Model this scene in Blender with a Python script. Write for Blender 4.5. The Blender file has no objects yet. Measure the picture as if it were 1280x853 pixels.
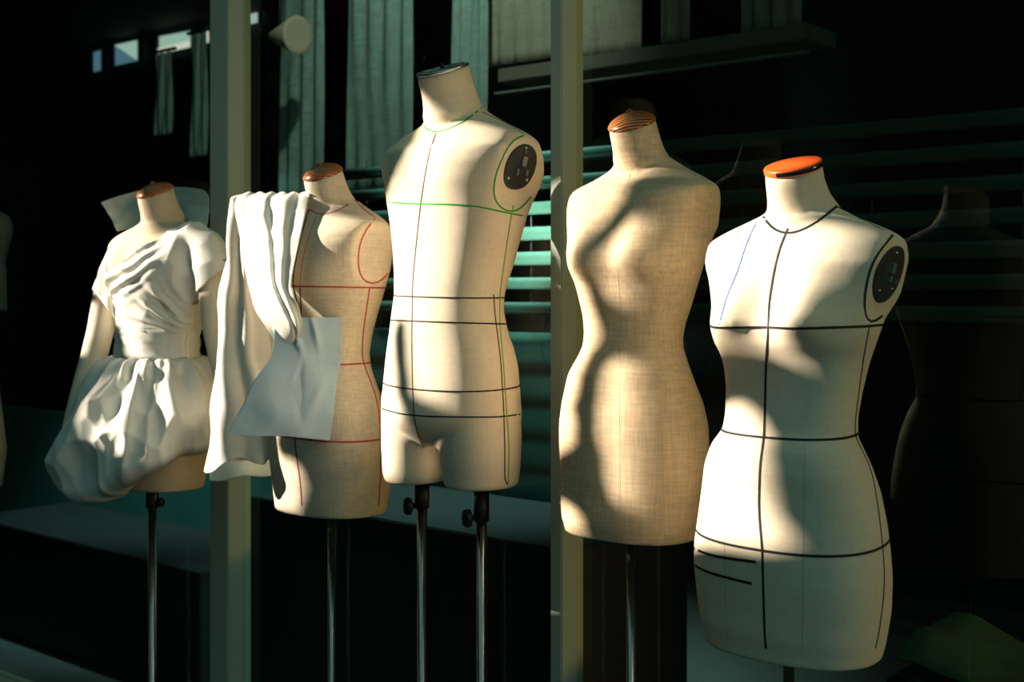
import bpy, bmesh, math, random
import numpy as np
from mathutils import Vector, Matrix, noise
from mathutils.bvhtree import BVHTree

random.seed(7)
SC = bpy.context.scene
COL = SC.collection

# ------------------------------------------------------------------ camera
F, CX, HY, CAMZ = 1550.0, 640.0, 362.0, 1.50      # focal length in px of the 1280x853 frame, horizon row, eye height
cd = bpy.data.cameras.new('camera'); cam = bpy.data.objects.new('camera', cd); COL.objects.link(cam)
cam.location = (0, 0, CAMZ); cam.rotation_euler = (math.pi/2, 0, 0)
cd.sensor_width = 36; cd.lens = 36*F/1280; cd.shift_y = (HY-426.5)/1280
cd.clip_start = .05; cd.clip_end = 200
cd.dof.use_dof = True; cd.dof.focus_distance = 2.35; cd.dof.aperture_fstop = 4.5
SC.camera = cam
O = Vector((0, 0, CAMZ))
def ray(x, y): return Vector(((x-CX)/F, 1.0, (HY-y)/F)).normalized()
def at(x, y, Y): return Vector(((x-CX)/F*Y, Y, CAMZ+(HY-y)/F*Y))

# shop front: w runs along it (towards the right), n points out to the street
WD = Vector((.765, -.644, 0)); WN = Vector((-.644, -.765, 0))
FACE = WN                                                       # every form faces square away from the glass
SIDE = Vector((.765, -.644, 0))
GD = 2.31                                                       # distance of the glass plane from the camera's foot
def W(t, m, z): return WD*t - WN*(GD+m) + Vector((0, 0, z))     # m = depth behind the glass
def wall_px(x, y, m):
    d = Vector(((x-CX)/F, 1.0, (HY-y)/F))
    k = (GD+m)/(-(d.dot(WN)))
    p = O + d*k
    return p.dot(WD), p.z
ROTW = math.atan2(WD.y, WD.x)

# ------------------------------------------------------------------ materials
def mat(name, base, rough=.8, metal=0., build=None, spec=.3):
    m = bpy.data.materials.new(name); m.use_nodes = True
    nt = m.node_tree; b = nt.nodes['Principled BSDF']
    b.inputs['Base Color'].default_value = (*base, 1); b.inputs['Roughness'].default_value = rough
    b.inputs['Metallic'].default_value = metal; b.inputs['Specular IOR Level'].default_value = spec
    if build: build(nt, b, base)
    return m
def weave(scale=900, amt=.10, bump=.15, mottle=.08, sheen=.0):
    def f(nt, b, base):
        N = nt.nodes; L = nt.links
        tc = N.new('ShaderNodeTexCoord')
        w1 = N.new('ShaderNodeTexNoise'); w1.inputs['Scale'].default_value = scale*.30; w1.inputs['Detail'].default_value = 3
        m1 = N.new('ShaderNodeMapping'); m1.inputs['Scale'].default_value = (.12, .12, 1); L.new(tc.outputs['Object'], m1.inputs['Vector'])
        n2 = N.new('ShaderNodeTexNoise'); n2.inputs['Scale'].default_value = scale*.30; n2.inputs['Detail'].default_value = 3
        mp = N.new('ShaderNodeMapping'); mp.inputs['Scale'].default_value = (1, 1, .08)
        n3 = N.new('ShaderNodeTexNoise'); n3.inputs['Scale'].default_value = 14; n3.inputs['Detail'].default_value = 4
        L.new(m1.outputs['Vector'], w1.inputs['Vector']); L.new(tc.outputs['Object'], mp.inputs['Vector'])
        L.new(mp.outputs['Vector'], n2.inputs['Vector']); L.new(tc.outputs['Object'], n3.inputs['Vector'])
        mx = N.new('ShaderNodeMix'); mx.data_type = 'FLOAT'; mx.inputs[0].default_value = .5
        L.new(w1.outputs['Fac'], mx.inputs[2]); L.new(n2.outputs['Fac'], mx.inputs[3])
        mr = N.new('ShaderNodeMapRange'); mr.inputs['From Min'].default_value = .35; mr.inputs['From Max'].default_value = .65; mr.inputs['To Min'].default_value = 1-amt; mr.inputs['To Max'].default_value = 1+amt*.6
        L.new(mx.outputs[0], mr.inputs['Value'])
        mr2 = N.new('ShaderNodeMapRange'); mr2.inputs['From Min'].default_value = .3; mr2.inputs['From Max'].default_value = .7
        mr2.inputs['To Min'].default_value = 1-mottle; mr2.inputs['To Max'].default_value = 1+mottle*.5
        L.new(n3.outputs['Fac'], mr2.inputs['Value'])
        mu = N.new('ShaderNodeMath'); mu.operation = 'MULTIPLY'
        L.new(mr.outputs['Result'], mu.inputs[0]); L.new(mr2.outputs['Result'], mu.inputs[1])
        vm = N.new('ShaderNodeVectorMath'); vm.operation = 'SCALE'; vm.inputs[0].default_value = base
        L.new(mu.outputs[0], vm.inputs['Scale']); L.new(vm.outputs['Vector'], b.inputs['Base Color'])
        bp = N.new('ShaderNodeBump'); bp.inputs['Strength'].default_value = bump; bp.inputs['Distance'].default_value = .002
        L.new(mx.outputs[0], bp.inputs['Height']); L.new(bp.outputs['Normal'], b.inputs['Normal'])
    return f
def wood(nt, b, base):
    N = nt.nodes; L = nt.links
    tc = N.new('ShaderNodeTexCoord'); mp = N.new('ShaderNodeMapping'); mp.inputs['Scale'].default_value = (1, 1, 3); mp.inputs['Rotation'].default_value = (.5, .35, .6)
    w = N.new('ShaderNodeTexWave'); w.inputs['Scale'].default_value = 22; w.inputs['Distortion'].default_value = 3.5; w.inputs['Detail'].default_value = 3; w.bands_direction = 'Z'
    L.new(tc.outputs['Object'], mp.inputs['Vector']); L.new(mp.outputs['Vector'], w.inputs['Vector'])
    cr = N.new('ShaderNodeValToRGB'); e = cr.color_ramp.elements; e[0].color = (.05, .014, .005, 1); e[1].color = (*base, 1); e[0].position = .1; e[1].position = .75
    L.new(w.outputs['Fac'], cr.inputs['Fac']); L.new(cr.outputs['Color'], b.inputs['Base Color'])

M = {}
M['cotton'] = mat('cream_cotton', (.80, .69, .52), .85, build=weave(1100, .07, .10, .05))
M['linen'] = mat('greige_linen', (.66, .51, .33), .9, build=weave(620, .20, .30, .10))
M['linen2'] = mat('pale_linen', (.66, .57, .43), .9, build=weave(800, .16, .25, .08))
M['tan'] = mat('tan_cotton', (.62, .50, .36), .88, build=weave(1000, .08, .12, .06))
M['muslin'] = mat('white_muslin', (.76, .75, .68), .85, build=weave(1300, .06, .10, .04))
M['shaded_muslin'] = mat('muslin_shade_blue', (.43, .58, .68), .85, build=weave(1300, .06, .10, .04))  # same cloth as the jacket, with blue shade put into the colour
M['shaded_sheer'] = mat('sheer_cloth_shade_teal', (.44, .54, .50), .8, build=weave(1200, .06, .1, .05))  # sheer collar and jacket back; darker teal puts their shade into the colour
M['wood'] = mat('varnished_wood', (.60, .21, .055), .28, build=wood, spec=.5)
M['orange'] = mat('orange_plastic', (.92, .13, .02), .35, spec=.5)
M['black_gloss'] = mat('black_gloss', (.015, .012, .01), .18, spec=.6)
M['metal'] = mat('brushed_steel', (.62, .60, .56), .32, 1.)
M['chrome'] = mat('dark_chrome_pole', (.42, .43, .42), .2, 1.)
M['black'] = mat('black_plastic', (.014, .014, .015), .42)
M['plate'] = mat('dark_green_plate', (.035, .042, .040), .45)
for nm, c in (('black', (.012, .012, .014)), ('green', (.02, .36, .05)), ('lime', (.22, .42, .04)), ('red', (.42, .03, .035)), ('pink', (.60, .20, .17)),
              ('brown', (.10, .045, .025)), ('blue', (.08, .16, .42)), ('seam', (.52, .46, .36))):
    M['tape_'+nm] = mat('tape_'+nm, c, .7)

# ------------------------------------------------------------------ mesh helpers
def link(name, me, m, parent=None):
    """Vertices are given in world space; the object keeps them relative to its parent's base."""
    o = bpy.data.objects.new(name, me); COL.objects.link(o)
    if m: me.materials.clear(); me.materials.append(m)
    if parent is not None:
        root = parent
        off = Vector(parent.location)
        while root.parent: root = root.parent; off += Vector(root.location)
        me.transform(Matrix.Translation(-off)); o.parent = parent
    return o
def tag(o, label, cat, group=None, kind=None):
    if label: o['label'] = label
    if cat: o['category'] = cat
    if group: o['group'] = group
    if kind: o['kind'] = kind
    return o
def thing(name, label, cat, loc, group=None):
    o = bpy.data.objects.new(name, None); COL.objects.link(o); o.location = loc; o.empty_display_size = .05
    return tag(o, label, cat, group)
def mesh(bm, smooth=True, name='m'):
    me = bpy.data.meshes.new(name); bm.normal_update(); bm.to_mesh(me); bm.free()
    if smooth:
        for p in me.polygons: p.use_smooth = True
    return me
def loft(bm, rings, close_u=True, caps=True):
    vs = [[bm.verts.new(p) for p in r] for r in rings]
    n = len(rings[0])
    for a, b in zip(vs, vs[1:]):
        for i in range(n if close_u else n-1):
            j = (i+1) % n
            try: bm.faces.new((a[i], a[j], b[j], b[i]))
            except ValueError: pass
    if caps and close_u:
        bm.faces.new(list(reversed(vs[0]))); bm.faces.new(vs[-1])
    return vs
def frame(d):
    d = Vector(d).normalized(); u = d.orthogonal().normalized(); return u, d.cross(u), d
def lathe(bm, base, axis, prof, n=24):
    u, v, d = frame(axis)
    loft(bm, [[Vector(base)+d*h+(u*math.cos(2*math.pi*i/n)+v*math.sin(2*math.pi*i/n))*max(r, 1e-5) for i in range(n)] for r, h in prof])
def tube(bm, pts, r, n=10):
    rings = []
    for k, p in enumerate(pts):
        d = Vector(pts[min(k+1, len(pts)-1)])-Vector(pts[max(k-1, 0)])
        u, v, _ = frame(d)
        if rings:                                               # keep the twist steady
            ref = (rings[-1][0]-Vector(pts[k-1])).normalized(); d.normalize()
            u = (ref-d*ref.dot(d)).normalized(); v = d.cross(u)
        rr = r[k] if isinstance(r, (list, tuple)) else r
        rings.append([Vector(p)+(u*math.cos(2*math.pi*i/n)+v*math.sin(2*math.pi*i/n))*rr for i in range(n)])
    loft(bm, rings)
def box(bm, c, ax, s, bevel=0):
    ax = [Vector(a).normalized() for a in ax]; c = Vector(c)
    r = bmesh.ops.create_cube(bm, size=1)
    mt = Matrix.Identity(4)
    for i in range(3):
        for j in range(3): mt[j][i] = ax[i][j]*s[i]
        mt[i][3] = c[i]
    bmesh.ops.transform(bm, matrix=mt, verts=r['verts'])
    if bevel:
        es = list({e for v in r['verts'] for e in v.link_edges})
        bmesh.ops.bevel(bm, geom=es, offset=bevel, segments=2, affect='EDGES')
WAX = (WD, WN, (0, 0, 1))
def wbox(bm, t0, t1, m0, m1, z0, z1, bevel=0):
    box(bm, W((t0+t1)/2, (m0+m1)/2, (z0+z1)/2), WAX, (abs(t1-t0), abs(m1-m0), abs(z1-z0)), bevel)
def evaluated(o):
    dg = bpy.context.evaluated_depsgraph_get(); dg.update()
    return bpy.data.meshes.new_from_object(o.evaluated_get(dg))
def remeshed(bm, voxel=.0045, smooth=6):
    me = mesh(bm); o = bpy.data.objects.new('tmp', me); COL.objects.link(o)
    r = o.modifiers.new('r', 'REMESH'); r.mode = 'VOXEL'; r.voxel_size = voxel; r.use_smooth_shade = True
    s = o.modifiers.new('s', 'SMOOTH'); s.factor = .5; s.iterations = smooth
    out = evaluated(o); bpy.data.objects.remove(o); bpy.data.meshes.remove(me)
    return out
def solid(o, t, offset=0., bevel=None):
    s = o.modifiers.new('thickness', 'SOLIDIFY'); s.thickness = t; s.offset = offset
    return o
def interp(tab, y):
    ys = [p[0] for p in tab]; return float(np.interp(y, ys, [p[1] for p in tab]))

# ------------------------------------------------------------------ dress forms
def superell(th, n):
    c, s = math.cos(th), math.sin(th)
    return math.copysign(abs(c)**(2/n), c), math.copysign(abs(s)**(2/n), s)
class Form:
    """One dress form, measured from its outline: rows of left and right edge, the neck as pairs of edge points."""
    def __init__(s, X, Y, left, right, q, neck, tilt=20, arm=None, nexp=2.35, n=72):
        s.X, s.Y = X, Y; s.c = Vector((X, Y, 0)); s.k = Y/F
        beta = math.atan2(X, Y); s.r = Vector((math.cos(beta), -math.sin(beta), 0)); s.er = SIDE.dot(s.r); s.fr = FACE.dot(s.r)
        s.left, s.right, s.q, s.neck, s.tilt, s.arm, s.nexp, s.n = left, right, q, neck, tilt, arm, nexp, n
    def z(s, y): return CAMZ+(HY-y)*s.k
    def axis_x(s): return CX+s.X/s.Y*F
    def offset(s, xm):                                            # how far the centre of a row sits forward (+) or back (-)
        return (xm-s.axis_x())*s.k*s.Y/math.hypot(s.X, s.Y)/s.fr
    def row(s, y):
        xl, xr = interp(s.left, y), interp(s.right, y)
        w = (xr-xl)/2*s.k; q = interp(s.q, y)
        kap = 1.0
        if s.arm:
            yt, yb = s.arm; u = (y-(yt+yb)/2)/((yb-yt)/2)
            if abs(u) < 1: kap = 1-.13*(1-u*u)**.5
        th = np.linspace(0, 2*math.pi, 181)
        pts = [superell(t, s.nexp) for t in th]
        sup = max(min(max(p[0], -kap), kap)*s.er+p[1]*q*s.fr for p in pts)
        a = w/sup
        return a, a*q, kap, s.offset((xl+xr)/2)
    def ring(s, y, z=None):
        a, b, kap, off = s.row(y); out = []
        for i in range(s.n):
            u, v = superell(2*math.pi*i/s.n, s.nexp); u = min(max(u, -kap), kap)
            out.append(s.c+SIDE*(u*a)+FACE*(off+v*b)+Vector((0, 0, s.z(y) if z is None else z)))
        return out
    def torso(s, bm, y0, y1, step=6, bumps=()):
        ys = list(np.linspace(y0, y1, int(abs(y1-y0)/step)+2))
        rings = []
        for y in ys:
            r = s.ring(y)
            for (by, bs, bh, rad, radz) in bumps:                 # bust, seat and the like: soft swellings towards the front
                zc = s.z(by)
                a, b, kap, off = s.row(y)
                for p in r:
                    u = (p-s.c).dot(SIDE); v = (p-s.c).dot(FACE)-off
                    if v*bh > 0:
                        g = math.exp(-((u-bs)/rad)**2-((p.z-zc)/(radz if p.z > zc else radz*.62))**2)
                        p += FACE*(bh*g)
            rings.append(r)
        if rings[0][0].z > rings[-1][0].z: rings.reverse()
        loft(bm, rings)
    def neck_rings(s):
        out = []; N = len(s.neck)
        for i, ((xl, yl), (xr, yr)) in enumerate(s.neck):
            f = i/(N-1); tl = math.radians(s.tilt*(1-f))          # listed from the cap down
            w = math.hypot(xr-xl, yr-yl)/2*s.k
            cen = s.c+FACE*s.offset((xl+xr)/2)+Vector((0, 0, s.z((yl+yr)/2)))
            fd = FACE*math.cos(tl)-Vector((0, 0, 1))*math.sin(tl)
            out.append((cen, w, fd))
        return out
    def make_neck(s, bm):
        R = []
        for cen, w, fd in s.neck_rings():
            R.append([cen+SIDE*(w*math.cos(2*math.pi*i/40))+fd*(w*1.03*math.sin(2*math.pi*i/40)) for i in range(40)])
        R.reverse(); loft(bm, R)
    def cap(s, parent, style):
        cen, w, fd = s.neck_rings()[0]; up = SIDE.cross(fd).normalized()
        if up.z < 0: up = -up
        def ringat(sc, h): return [cen+up*h+SIDE*(w*sc*math.cos(2*math.pi*i/40))+fd*(w*1.03*sc*math.sin(2*math.pi*i/40)) for i in range(40)]
        bm = bmesh.new()
        if style == 'wood':
            loft(bm, [ringat(sc, h) for sc, h in ((.9, -.004), (1.02, -.001), (1.04, .002), (1.0, .006), (.84, .014), (.58, .020), (.33, .0235), (.20, .0245))])
            o = link('neck_cap', mesh(bm), M['wood'], parent); tag(o, 'domed brown wooden neck cap', None)
            b2 = bmesh.new(); lathe(b2, cen+up*.024, up, [(.007, 0), (.008, .002), (.006, .005), (.003, .0065), (.0001, .007)], 16)
            link('knob', mesh(b2), M['wood'], o)
        elif style == 'orange':
            loft(bm, [ringat(sc, h) for sc, h in ((.96, -.002), (1.02, .0), (1.025, .002), (1.025, .0085), (1.0, .0105), (.95, .011))])
            o = link('neck_cap', mesh(bm), M['orange'], parent); tag(o, 'flat orange neck cap', None)
            b2 = bmesh.new()                                      # dark glossy band round the back and side of the cap
            R = [[cen+up*h+SIDE*(w*sc*math.cos(t))+fd*(w*1.03*sc*math.sin(t)) for t in np.linspace(math.radians(-200), math.radians(98), 50)] for sc, h in ((1.03, .0005), (1.037, .001), (1.037, .0078), (1.03, .0082))]
            loft(b2, R, close_u=False)
            link('band', mesh(b2), M['black_gloss'], o)
        else:
            loft(bm, [ringat(sc, h) for sc, h in ((.96, -.002), (1.0, .0), (1.0, .004), (.97, .005))])
            o = link('neck_cap', mesh(bm), M['metal'], parent); tag(o, 'flat grey steel neck plate', None)
            b2 = bmesh.new(); lathe(b2, cen+up*.004, up, [(.005, 0), (.005, .009), (.004, .011), (.0001, .011)], 12)
            link('bolt', mesh(b2), M['black'], o)
            for k in range(6):
                b3 = bmesh.new(); t = k*math.pi/3+.4
                lathe(b3, cen+up*.004+SIDE*(w*.8*math.cos(t))+fd*(w*.8*math.sin(t)), up, [(.0035, 0), (.003, .002), (.0001, .0024)], 10)
                link('screw', mesh(b3), M['black'], o)
    def finish(s, bm, name_parent, m, smooth=6):
        me = remeshed(bm, .0045, smooth)
        s.bvh = BVHTree.FromPolygons([v.co.copy() for v in me.vertices], [tuple(p.vertices) for p in me.polygons])
        s.body = link('torso', me, m, name_parent)
        return s.body
    def hit(s, x, y):
        d = ray(x, y); r = s.bvh.ray_cast(O, d)
        if r[0] is None:
            p = O+d*(math.hypot(s.X, s.Y)/math.hypot(d.x, d.y)); q = s.bvh.find_nearest(p)
            return q[0], q[1]
        return r[0], r[1]
    def ribbon(s, pts, nrm, width, m, name, parent, lift=.0007, closed=False):
        bm = bmesh.new(); rows = []; n = len(pts)
        for i, p in enumerate(pts):
            a = pts[(i+1) % n] if (closed or i+1 < n) else pts[i]; b = pts[i-1] if (closed or i > 0) else pts[i]
            d = (a-b)
            if d.length < 1e-7: d = Vector((0, 0, 1))
            side = d.normalized().cross(nrm[i]).normalized(); row = []
            for q, h in ((-.52, -.0012), (-.5, lift), (.5, lift), (.52, -.0012)):
                r = s.bvh.find_nearest(p+side*(width*q)); row.append(r[0]+r[1]*h)
            rows.append(row)
        if closed: rows.append(rows[0])
        loft(bm, rows, close_u=False)
        if closed: bmesh.ops.remove_doubles(bm, verts=bm.verts, dist=1e-6)
        return link(name, mesh(bm, False), m, parent)
    def tape(s, px, m, width=.0042, name='style_tape', lift=.0008, seg=6):
        P = []                                                    # smooth the traced line a little, then lay it on the cloth
        for (a, b) in zip(px, px[1:]):
            L = max(1, int(math.hypot(b[0]-a[0], b[1]-a[1])/seg))
            for k in range(L): P.append((a[0]+(b[0]-a[0])*k/L, a[1]+(b[1]-a[1])*k/L))
        P.append(px[-1])
        for _ in range(3): P = [P[0]]+[((P[i-1][0]+2*P[i][0]+P[i+1][0])/4, (P[i-1][1]+2*P[i][1]+P[i+1][1])/4) for i in range(1, len(P)-1)]+[P[-1]]
        H = [s.hit(*p) for p in P]
        return s.ribbon([h[0] for h in H], [h[1] for h in H], width, m, name, s.body, lift)
    def loop(s, px, m, width=.0042, name='style_tape', lift=.0009):
        H = [s.hit(*p)[0] for p in px]                            # a tape that goes right round the form
        A = np.array([[p.x-s.X, p.y-s.Y, 1] for p in H]); zz = np.array([p.z for p in H])
        A = np.vstack([A, np.eye(3)*[.02, .02, .0001]]); zz = np.append(zz, [0, 0, 0])
        ca, cb, c0 = np.linalg.lstsq(A, zz, rcond=None)[0]
        P, Nn = [], []
        off = s.row(px[0][1])[3]
        for i in range(120):
            t = 2*math.pi*i/120; d = Vector((math.cos(t), math.sin(t), 0))
            c = s.c+FACE*off
            z = c0
            for _ in range(4):
                r = s.bvh.ray_cast(c+d*.6+Vector((0, 0, z)), -d)
                if r[0] is None: break
                z = c0+ca*(r[0].x-s.X)+cb*(r[0].y-s.Y)
            if r[0] is not None: P.append(r[0]); Nn.append(r[1])
        return s.ribbon(P, Nn, width, m, name, s.body, lift, closed=True)
    def stand(s, parent, ybot, xs, knobs, rp=.0095, rs=.0125, depth=None, sock=.045, metal='chrome'):
        for x, (kx, ky) in zip(xs, knobs):
            z = s.z(ybot); Y = depth or s.Y; px = (x-CX)/F*Y; b = Vector((px, Y, 0))
            bm = bmesh.new(); lathe(bm, b, (0, 0, 1), [(rp*1.5, .012), (rp*1.5, .03), (rp, .034), (rp, z-sock)], 20)
            po = link('pole', mesh(bm), M[metal], parent)
            bm = bmesh.new(); lathe(bm, b+Vector((0, 0, z-sock)), (0, 0, 1), [(rs*.9, 0), (rs, .003), (rs, sock+.006)], 20)
            so = link('socket', mesh(bm), M['black'], parent)
            if kx:
                zk = s.z(ky); kd = Vector((1 if kx > x else -1, -.25, 0)).normalized()
                bm = bmesh.new(); p = b+Vector((0, 0, zk))
                lathe(bm, p, kd, [(.004, .006), (.004, .017), (.009, .018), (.0125, .022), (.0125, .030), (.010, .033), (.0001, .034)], 14)
                link('knob', mesh(bm), M['black'], so)
        bm = bmesh.new(); b = Vector((sum(xs)/len(xs)-CX, 0, 0))/F*s.Y; b.y = depth or s.Y
        lathe(bm, b, (0, 0, 1), [(.17, 0), (.175, .004), (.172, .011), (.12, .016), (.03, .022), (.0001, .023)], 40)
        link('base', mesh(bm), M['black'], parent)

#BODIES
# ------------------------------------------------------------------ the five forms
NECKQ = lambda yn, ys, ya, yb, yw, yh, ye: [(yn, .95), (ys, .56), (ya, .62), (yb, .70), (yw, .76), (yh, .70), (ye, .72)]

# -- right-hand form: cream cotton, black tapes, orange cap
r5 = thing('dress_form', 'cream dress form with black tape lines, flat orange neck cap and dark arm plate', 'dress form', (.473, 2.095, 0), 'dress forms in a row along the shop window')
f5 = Form(.473, 2.095,
    left=[(255, 968), (262, 961), (268, 952), (277.5, 930.6), (289, 905), (298, 888), (306, 882), (317, 880), (330, 879), (355, 885), (382, 889), (408, 889), (428, 893), (446, 901.5), (463, 905.6), (489, 908), (522, 907), (538, 904), (557, 890), (582, 881.5), (630, 875.5), (665, 870.5), (686, 867.5), (712, 867), (744, 870), (780, 875), (800, 880), (830, 886)],
    right=[(255, 1040), (262, 1055), (268, 1066), (277.5, 1085), (289, 1110), (298, 1124), (306, 1130), (322, 1132), (344, 1129), (367, 1123), (384, 1113), (400, 1100.5), (433, 1089), (453, 1083), (486, 1075), (519, 1069), (543, 1069), (555, 1075), (577, 1085), (608, 1095.5), (646, 1103), (681, 1107), (712, 1109), (752, 1108), (795, 1101), (812, 1096), (830, 1090)],
    q=NECKQ(258, 300, 345, 410, 545, 690, 830),
    neck=[((957, 217), (1027, 207)), ((958, 232), (1030, 226)), ((960, 248), (1037, 243)), ((959.5, 262), (1048, 256)), ((964, 278), (1046, 272)), ((972, 300), (1040, 296))],
    tilt=20, arm=(292, 402))
bm = bmesh.new()
f5.torso(bm, 258, 810, bumps=[(398, -.068, .046, .043, .06), (398, .068, .046, .043, .06)])
f5.make_neck(bm); f5.finish(bm, r5, M['cotton'])
f5.cap(r5, 'orange')
f5.stand(r5, 806, (986,), ((None, 0),), rp=.0095, rs=.0115, sock=.012)
B = M['tape_black']
f5.tape([(954, 271), (963.5, 286), (982.5, 293), (1001.5, 289), (1022, 277.5), (1046, 258)], B)
f5.tape([(985, 286), (975, 309), (967, 342), (961, 382), (960.5, 410), (957.5, 456), (956.5, 506), (955, 548), (950, 582), (948.6, 625), (949, 645), (953, 689), (954, 732), (956, 795), (957.5, 811)], B, .0038)
f5.loop([(889, 408), (925, 409.5), (961, 410.5), (1030, 409.5), (1096, 407)], B)
f5.loop([(905, 539), (955, 548), (997, 550), (1040, 549), (1068, 545)], B)
f5.loop([(871.5, 666), (905, 678), (953, 689), (1000, 695), (1040, 696.5), (1080, 692), (1106, 681)], B)
f5.tape([(868, 686), (880, 692), (900, 697), (945, 703)], B)
f5.tape([(867.5, 707), (885, 716), (915, 724), (940, 730)], B)
f5.tape([(1086.6, 408), (1080, 443), (1074, 486), (1069.5, 520), (1068, 545), (1086, 580), (1092, 600), (1098, 638), (1103, 681), (1105.5, 719), (1104, 752), (1098, 795), (1094, 811)], B, .0025)
f5.tape([(1116, 294), (1103, 309), (1090, 329), (1082.5, 357), (1080, 382), (1080.5, 393), (1083, 403), (1087, 407), (1095.5, 404), (1103, 395)], B, .0038)
f5.tape([(1046, 258.5), (1070, 270.5), (1090, 281), (1106, 288)], B, .003)
f5.tape([(946, 277.5), (934, 301.5), (922, 339.5), (908, 372), (899, 406)], M['tape_blue'], .0028)
f5.tape([(1006, 556), (1005, 640), (1004, 720), (1003, 815)], M['tape_seam'], .0012, 'seam', .0003)
f5.tape([(907, 556), (905, 640), (906, 720), (909, 800)], M['tape_seam'], .0012, 'seam', .0003)

# -- plain linen form, wooden cap
r4 = thing('dress_form', 'plain greige linen dress form without tape lines or cloth, brown wooden neck cap', 'dress form', (.24, 2.48, 0), 'dress forms in a row along the shop window')
f4 = Form(.24, 2.48,
    left=[(193, 772), (200, 768), (207, 765), (214, 756), (224.5, 736), (235, 712), (244, 706.5), (259, 705.5), (280, 706.5), (302, 708.5), (317, 708), (334, 710.5), (354, 718), (375, 723), (397, 728), (418, 729.5), (433, 728), (448, 721), (467, 710), (483, 706), (505, 701), (532, 697.5), (556, 697.5), (591, 699), (632, 700), (649, 701), (662, 705), (680, 708)],
    right=[(193, 834), (200, 846), (210.5, 862), (218, 876), (225, 886), (232, 895), (244, 899.5), (263, 900), (284, 897), (297, 890), (320, 882), (338, 876.5), (360, 870), (384, 863), (405, 856), (422, 853), (435, 853.5), (454, 859.5), (478, 868), (500, 877), (529, 883.5), (559, 884.6), (586, 881.5), (645, 874.5), (664, 870), (680, 866)],
    q=NECKQ(194, 236, 270, 325, 425, 555, 680),
    neck=[((761, 161), (819, 150)), ((764, 175), (824, 168)), ((766.5, 190), (829, 183)), ((766.5, 203), (836, 194)), ((772, 218), (832, 210)), ((778, 236), (826, 228))],
    tilt=22, arm=(236, 300))
bm = bmesh.new()
f4.torso(bm, 195, 667, bumps=[(318, -.066, .024, .05, .075), (318, .066, .024, .05, .075)])
f4.make_neck(bm); f4.finish(bm, r4, M['linen'])
f4.cap(r4, 'wood')
f4.stand(r4, 664, (789.5,), ((None, 0),), rp=.0108, rs=.0205, sock=.016)
f4.tape([(767, 205), (777, 213), (790, 216.5), (803, 214.5), (820, 206), (833, 195)], M['tape_seam'], .0012, 'seam', .0003)
f4.tape([(788, 217), (776, 250), (768, 290), (772, 340), (777, 400), (775, 440), (774, 520), (775, 600), (776, 664)], M['tape_seam'], .001, 'seam', .0003)
for (x, y, dx, dy) in ((700, 592, -6, -4), (700, 612, -5, 7), (700, 625, -4, 6), (716, 459, -4, -4)):
    p, nn = f4.hit(x+4, y); q = p+(Vector((dx, 0, -dy))*f4.k)
    bm = bmesh.new(); tube(bm, [p, (p+q)/2+nn*.003, q], .0006, 5); link('loose_thread', mesh(bm), M['muslin'], f4.body)

# -- male form, green and brown tapes, two poles
r3 = thing('dress_form', 'tall cream male form with short legs, two poles, green armhole tape and dark arm plate', 'dress form', (-.13, 2.70, 0), 'dress forms in a row along the shop window')
f3 = Form(-.13, 2.70,
    left=[(134, 540), (144, 533), (155, 527), (162, 514), (168.7, 502), (176, 491), (181.6, 484), (188, 477), (196, 475), (207, 475), (224.5, 478), (242, 481.5), (253, 483), (283, 487), (311, 490), (341, 492), (369, 492.5), (394, 489), (418, 486), (444, 482), (480, 478.4), (512, 477), (530, 480), (556, 500)],
    right=[(134, 603), (146, 621), (156, 640), (168.7, 661), (176, 669), (184, 674), (203, 679), (220, 680), (237, 674), (250, 667), (270, 659), (304, 649), (332, 641.7), (351, 635), (369, 630), (388, 629), (403, 632), (420, 635.7), (432, 641), (456, 647), (489, 649.5), (518, 651.5), (530, 649), (556, 628)],
    q=[(134, .98), (180, .60), (215, .68), (265, .74), (370, .80), (490, .78), (520, .74), (545, .58), (562, .38)],
    neck=[((521.5, 97), (586, 83.5)), ((524, 106), (589, 97)), ((528, 122), (594, 111)), ((530, 138), (600, 125)), ((530, 154), (604, 136)), ((536, 170), (602, 156)), ((542, 190), (598, 176))],
    tilt=20, arm=(172, 266))
bm = bmesh.new()
f3.torso(bm, 136, 556, bumps=[(228, -.075, .014, .07, .07), (228, .075, .014, .07, .07), (525, .0, .020, .07, .07)])
f3.make_neck(bm)
LEGS = []
for sgn, L, R in ((-1, [(470, 478), (512, 477), (548, 477), (590, 479), (601, 483), (612, 485)], [(470, 560), (512, 562), (548, 562), (590, 560), (601, 557), (612, 556)]),
                  (1, [(470, 556), (512, 551), (548, 549), (575, 550), (604, 555), (620, 557)], [(470, 649), (518, 651.5), (548, 652.7), (584, 651), (609, 648), (620, 646)])):
    c = f3.c+SIDE*(.086*sgn)
    lf = Form(c.x, c.y, L, R, [(470, 1.15), (540, 1.2), (620, 1.15)], [], arm=None, nexp=2.1, n=56)
    lf.torso(bm, 490, 600 if sgn < 0 else 608); LEGS.append(lf)
f3.finish(bm, r3, M['cotton'], 12)
f3.cap(r3, 'steel')
Gr, Br, Bk = M['tape_green'], M['tape_brown'], M['tape_black']
f3.tape([(530, 158), (533, 163), (538.7, 166), (545, 166.5), (560, 162), (577, 154), (590, 145.5), (602, 134.5)], Gr, .0032)
f3.tape([(545, 167), (537.6, 186), (531, 220), (526.5, 249), (521.5, 293), (516, 347), (515, 399), (514.7, 430), (515.7, 486), (518, 524), (523, 548), (530, 560)], Br, .0022)
f3.tape([(486, 253), (519, 255), (562, 255.5), (590, 257), (620, 263), (639.5, 267.5), (659, 270.5)], Gr, .0034)
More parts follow.
